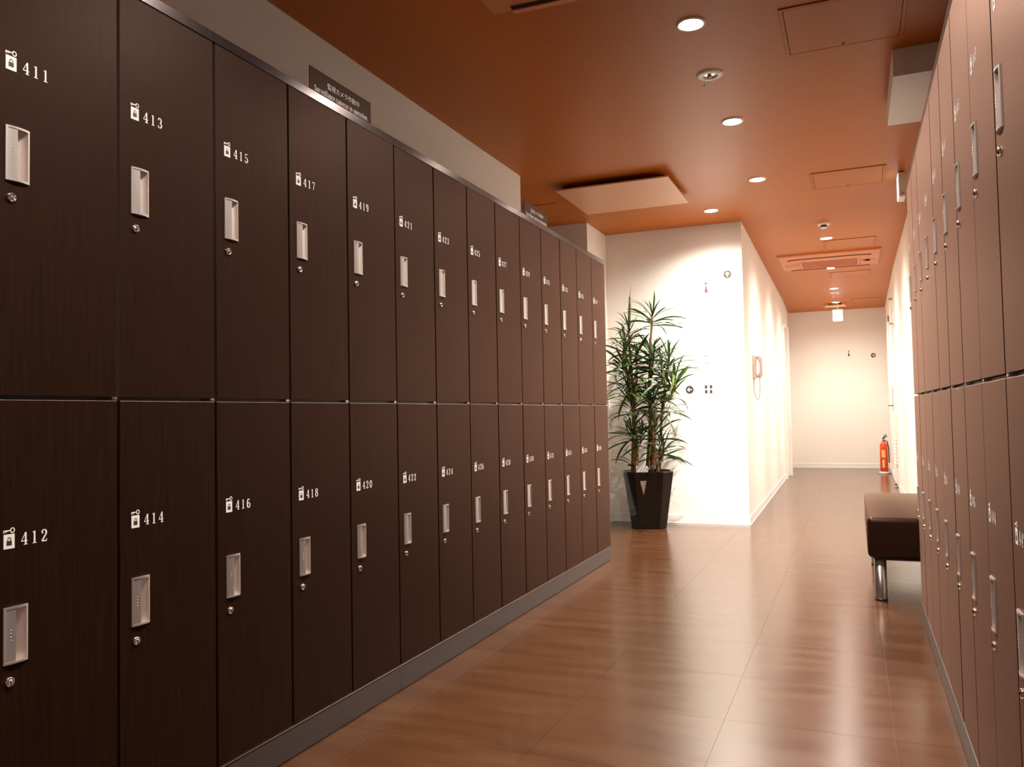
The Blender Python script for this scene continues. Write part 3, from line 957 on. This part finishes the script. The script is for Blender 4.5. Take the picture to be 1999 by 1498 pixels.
for a0, a1, z0, z1 in ((235, 285, .22, .33), (240, 275, .07, .19)):
    pa = arc(0, 0, .0546, .0546, a0, a1, 10)
    A = m.verts([(x, y, z0) for x, y in pa]); B = m.verts([(x, y, z1) for x, y in pa])
    for k in range(10): m.face((A[k], A[k + 1], B[k + 1], B[k]), 0, True)
m.build('sticker', M['yellow'], d)

d = empty('extinguisher_stand', 'low grey floor stand under the red extinguisher', 'stand', (.372, 13.14, 0))
m = MB(); m.lathe([(.098, 0), (.098, .006), (.074, .018), (.058, .018)], seg=28); m.build('tray', M['grey'], d)
m = MB(); m.lathe([(.066, .018), (.068, .030), (.062, .030), (.060, .018)], seg=28, cap0=False, cap1=False); m.build('collar', M['whitepaint'], d)

# ------------------------------------------------------------------ bench
d = empty('bench', 'dark brown leather bench with steel legs beyond the right lockers', 'bench', (.245, 5.14, 0))
sx, sy = .415, 1.32
link('seat', rounded_box_mesh('seat', M['leather'], sx, sy, .205, .026, 5), d, (0, 0, .3175))
m = MB(); m.box(-sx / 2 + .03, sx / 2 - .03, -sy / 2 + .03, sy / 2 - .03, .205, .2155); m.build('seat_board', M['black'], d)
LEG = MB(); LEG.lathe([(.029, .012), (.029, .206)], seg=24, cap0=False); LEG = LEG.mesh('leg', M['legmetal'])
CAP = MB(); CAP.lathe([(.027, 0), (.030, .002), (.030, .013)], seg=24); CAP = CAP.mesh('foot_cap', M['black'])
for X in (-.152, .150):
    for Y in (-.603, .400):
        l = link('leg', LEG, d, (X, Y, 0)); link('foot_cap', CAP, l)

# ------------------------------------------------------------------ planter with the dracaena
PX, PY = -1.635, 6.83
d = empty('potted_plant', 'tall bushy dracaena in a tapered black faceted planter', 'plant', (PX, PY, 0))


def octo(hw, f=.58):
    k = hw * f
    return [(-k, -hw), (k, -hw), (hw, -k), (hw, k), (k, hw), (-k, hw), (-hw, k), (-hw, -k)]


rot = Matrix.Rotation(math.radians(17), 4, 'Z')
m = MB()
prof = [(.138, 0), (.142, .004), (.205, .466), (.203, .474), (.190, .474), (.186, .440)]
rings = [m.verts([rot @ Vector((x, y, z)) for x, y in octo(r)]) for r, z in prof]
for A, B in zip(rings, rings[1:]):
    for k in range(8): m.face((A[k], A[(k + 1) % 8], B[(k + 1) % 8], B[k]))
m.face(rings[0][::-1]); m.face(rings[-1])
pot = m.build('planter', M['pot'], d)
m = MB(); m.poly_prism([rot.to_3x3() @ Vector((x, y, 0)) for x, y in octo(.183)] and [tuple((rot @ Vector((x, y, 0)))[:2]) for x, y in octo(.1845)], .436, .447); m.build('soil', M['soil'], d)
# silver inverted triangle badge on the front facet
m = MB()
def on_front(x, z, out=.0015):
    hw = .142 + (z - .004) * (.063 / .462)
    return rot @ Vector((x, -hw - out, z))
m.face(m.verts([on_front(-.074, .402), on_front(-.045, .285), on_front(-.020, .404)]))
m.face(m.verts([on_front(-.074, .402, -.001), on_front(-.045, .285, -.001), on_front(-.020, .404, -.001)]))
m.build('badge', M['alu'], pot)


def leaf_mesh(L, W, droop, twist, seg=6):
    """strap leaf leaving the origin along +x, folded along its midrib, arching down"""
    m = MB(); rows = []
    p = Vector((0, 0, 0)); pitch = 0.0
    for k in range(seg + 1):
        t = k / seg
        wd = W * (0.45 + 1.1 * t if t < .4 else .89 - .05 * t if t < .6 else .86 * (1 - ((t - .6) / .4) ** 1.6)) * .5
        wd = max(wd, .0006)
        a = twist * t
        side = Vector((0, math.cos(a), math.sin(a))) * wd
        up = Vector((-math.sin(pitch), 0, math.cos(pitch))) * wd * .35
        rows.append(m.verts([p - side + up, p, p + side + up]))
        pitch -= droop / seg * (0.4 + 1.2 * t)
        p = p + Vector((math.cos(pitch), 0, math.sin(pitch))) * (L / seg)
    for A, B in zip(rows, rows[1:]):
        m.face((A[0], A[1], B[1], B[0]), 0, True); m.face((A[1], A[2], B[2], B[1]), 0, True)
    return m.mesh('leaf', M['leaf'])


LEAVES = [leaf_mesh(L, W, dr, tw) for L, W, dr, tw in
          ((.24, .021, .55, .3), (.27, .022, .9, -.4), (.22, .020, 1.3, .5), (.30, .020, 1.25, -.2), (.25, .024, .35, .2),
           (.19, .019, .7, -.5), (.28, .018, 1.7, .3), (.16, .017, .4, .1))]
# heads: x, z (above floor), y offset, leaves, size, parent cane index or None for a cane out of the soil
HEADS = [(-1.770, 1.655, .02, 9, .80, 0), (-1.553, 1.775, -.02, 15, 1.0, 1), (-1.789, 1.535, -.05, 13, .95, 0), (-1.594, 1.475, .05, 13, 1.0, 2),
         (-1.426, 1.405, .00, 11, 1.05, 3), (-1.800, 1.385, -.08, 12, 1.0, 4), (-1.695, 1.455, -.03, 10, .9, 4), (-1.545, 1.395, -.08, 12, 1.0, 2),
         (-1.465, 1.290, -.10, 11, .95, 3), (-1.785, 1.265, .00, 12, 1.0, 5), (-1.372, 1.235, -.02, 9, 1.1, 3), (-1.770, 1.195, -.09, 10, .95, 5),
         (-1.410, 1.160, .04, 8, .95, 3), (-1.740, 1.030, -.07, 14, 1.0, 6), (-1.550, 1.040, -.10, 14, 1.0, 7), (-1.612, 1.130, .03, 9, .9, 2),
         (-1.470, 1.030, -.02, 9, .9, 7), (-1.745, .815, -.07, 13, .95, 6), (-1.545, .810, -.10, 12, .95, 8), (-1.655, .765, -.11, 8, .85, 6),
         (-1.490, .690, -.06, 13, .85, 8), (-1.500, .635, .02, 9, .8, 8), (-1.730, .560, -.06, 4, .8, 6)]
BASE = [(-1.755, -.03), (-1.650, .04), (-1.600, -.02), (-1.545, .03), (-1.715, -.06), (-1.735, .05), (-1.700, -.09), (-1.575, -.09), (-1.540, -.05)]
tops = {}
for h in HEADS:
    if h[5] not in tops or h[1] > tops[h[5]][1]: tops[h[5]] = h
rnd = random.Random(21)


def canepath(i, h):
    bx, by = BASE[i]
    a = Vector((bx, PY + by, .44)); c = Vector((h[0], PY + h[2], h[1]))
    pts = []
    for k in range(9):
        t = k / 8
        p = a.lerp(c, t)
        s = math.sin(PI * t)
        p += Vector((.022 * s * math.sin(3.1 * t + i), .02 * s * math.cos(2.3 * t + 2 * i), 0))
        pts.append(p)
    return pts


PATH = {}
off = Vector((PX, PY, 0))
for i, h in tops.items():
    pts = canepath(i, h); PATH[i] = pts
    m = MB(); m.tube([p - off for p in pts], [.0155 - .006 * k / 8 for k in range(9)], 8); m.build('cane', M['bark'], d)
for h in HEADS:
    if tops[h[5]] is h: continue
    pts = PATH[h[5]]; tgt = Vector((h[0], PY + h[2], h[1]))
    st = min(pts[:-1], key=lambda p: abs((tgt.z - p.z) - max(.12, 1.3 * math.hypot(tgt.x - p.x, tgt.y - p.y))) )
    mid = st.lerp(tgt, .5) + Vector(((tgt.x - st.x) * .25, (tgt.y - st.y) * .25, -.02))
    m = MB(); m.tube([st - off, st.lerp(mid, .55) - off, mid - off, mid.lerp(tgt, .55) - off, tgt - off], [.0105, .010, .0095, .009, .008], 7); m.build('cane', M['bark'], d)
nleaf = 0
MASS = MB()
for hi, h in enumerate(HEADS):
    c = Vector((h[0], PY + h[2], h[1]))
    n = int(h[3] * 1.75) + 3
    for k in range(n):
        t = k / max(n - 1, 1)                 # 0 lowest, 1 innermost
        az = hi * 1.3 + k * 2.39996 + rnd.uniform(-.2, .2)
        el = math.radians(-5 + 80 * t ** .9 + rnd.uniform(-10, 10))
        sc = 1.18 * h[4] * (1.02 - .25 * t) * rnd.uniform(.85, 1.15)
        dirn = Vector((math.cos(az) * math.cos(el), math.sin(az) * math.cos(el), math.sin(el)))
        if dirn.y > 0: dirn.y *= .25
        p = c + Vector((0, 0, -.085 + .10 * t))
        me = LEAVES[rnd.choice((0, 1, 2, 3, 6) if t < .55 else (0, 1, 4, 5, 7))]
        az = math.atan2(dirn.y, dirn.x); el = math.atan2(dirn.z, math.hypot(dirn.x, dirn.y))
        for _try in range(40):                # keep clear of the wall and the pillar
            R = Matrix.Rotation(az, 3, 'Z') @ Matrix.Rotation(-el, 3, 'Y') @ Matrix.Rotation(rnd.uniform(-1.0, 1.0), 3, 'X')
            vs = [R @ (v.co * sc) + p for v in me.vertices]
            if min(v.x for v in vs) > -2.025 and max(v.y for v in vs) < 7.105 and min(math.hypot(v.x + 1.262, v.z - 1.147) for v in vs) > .085: break
            az = rnd.uniform(-PI, PI) * (.6 if _try > 20 else 1)
        if k % 3 == 2 or nleaf >= 290:      # beyond the counted leaves: the inner mass
            kk = len(MASS.v)
            MASS.v.extend(tuple(R @ (v.co * sc) + p - off) for v in me.vertices)
            for f_ in me.polygons: MASS.face([kk + q for q in f_.vertices], 0, True)
            continue
        o = link('leaf', me, d, p - off, R.to_euler())
        o.scale = (sc, sc, sc)
        nleaf += 1
tag(MASS.build('leaf_mass', M['leaf'], d), kind='stuff')
# tall rolled spike above the left head
m = MB(); m.tube([Vector(q) - off for q in ((-1.770, PY + .02, 1.66), (-1.764, PY + .02, 1.78), (-1.757, PY + .02, 1.88), (-1.754, PY + .02, 1.962))], [.010, .0125, .0115, .007], 8)
m.tube([Vector(q) - off for q in ((-1.754, PY + .02, 1.96), (-1.750, PY + .02, 2.00), (-1.738, PY + .02, 2.055))], [.003, .002, .0008], 5)
m.build('spike', M['leaf'], d)

PLANT = d
d = empty('plant_card', 'small blank white card standing in the front of the black planter', 'card', (-1.640, 6.668, .477))
m = MB(); m.poly_prism([(-.050, -.012), (.050, -.012), (.050, .042), (.046, .046), (-.046, .046), (-.050, .042)], -.001, .001, 'y'); m.build('card', M['print'], d)
m = MB(); m.box(-.004, .004, .001, .004, -.06, .02); m.build('stake', M['print'], d)
bpy.context.view_layer.update()
print('XMIN', min((o.matrix_world @ v.co).x for o in PLANT.children_recursive if o.type=='MESH' for v in o.data.vertices) )
print('LEAVES', nleaf, 'TILES', len([o for o in S.objects if o.name.startswith('tile')]))
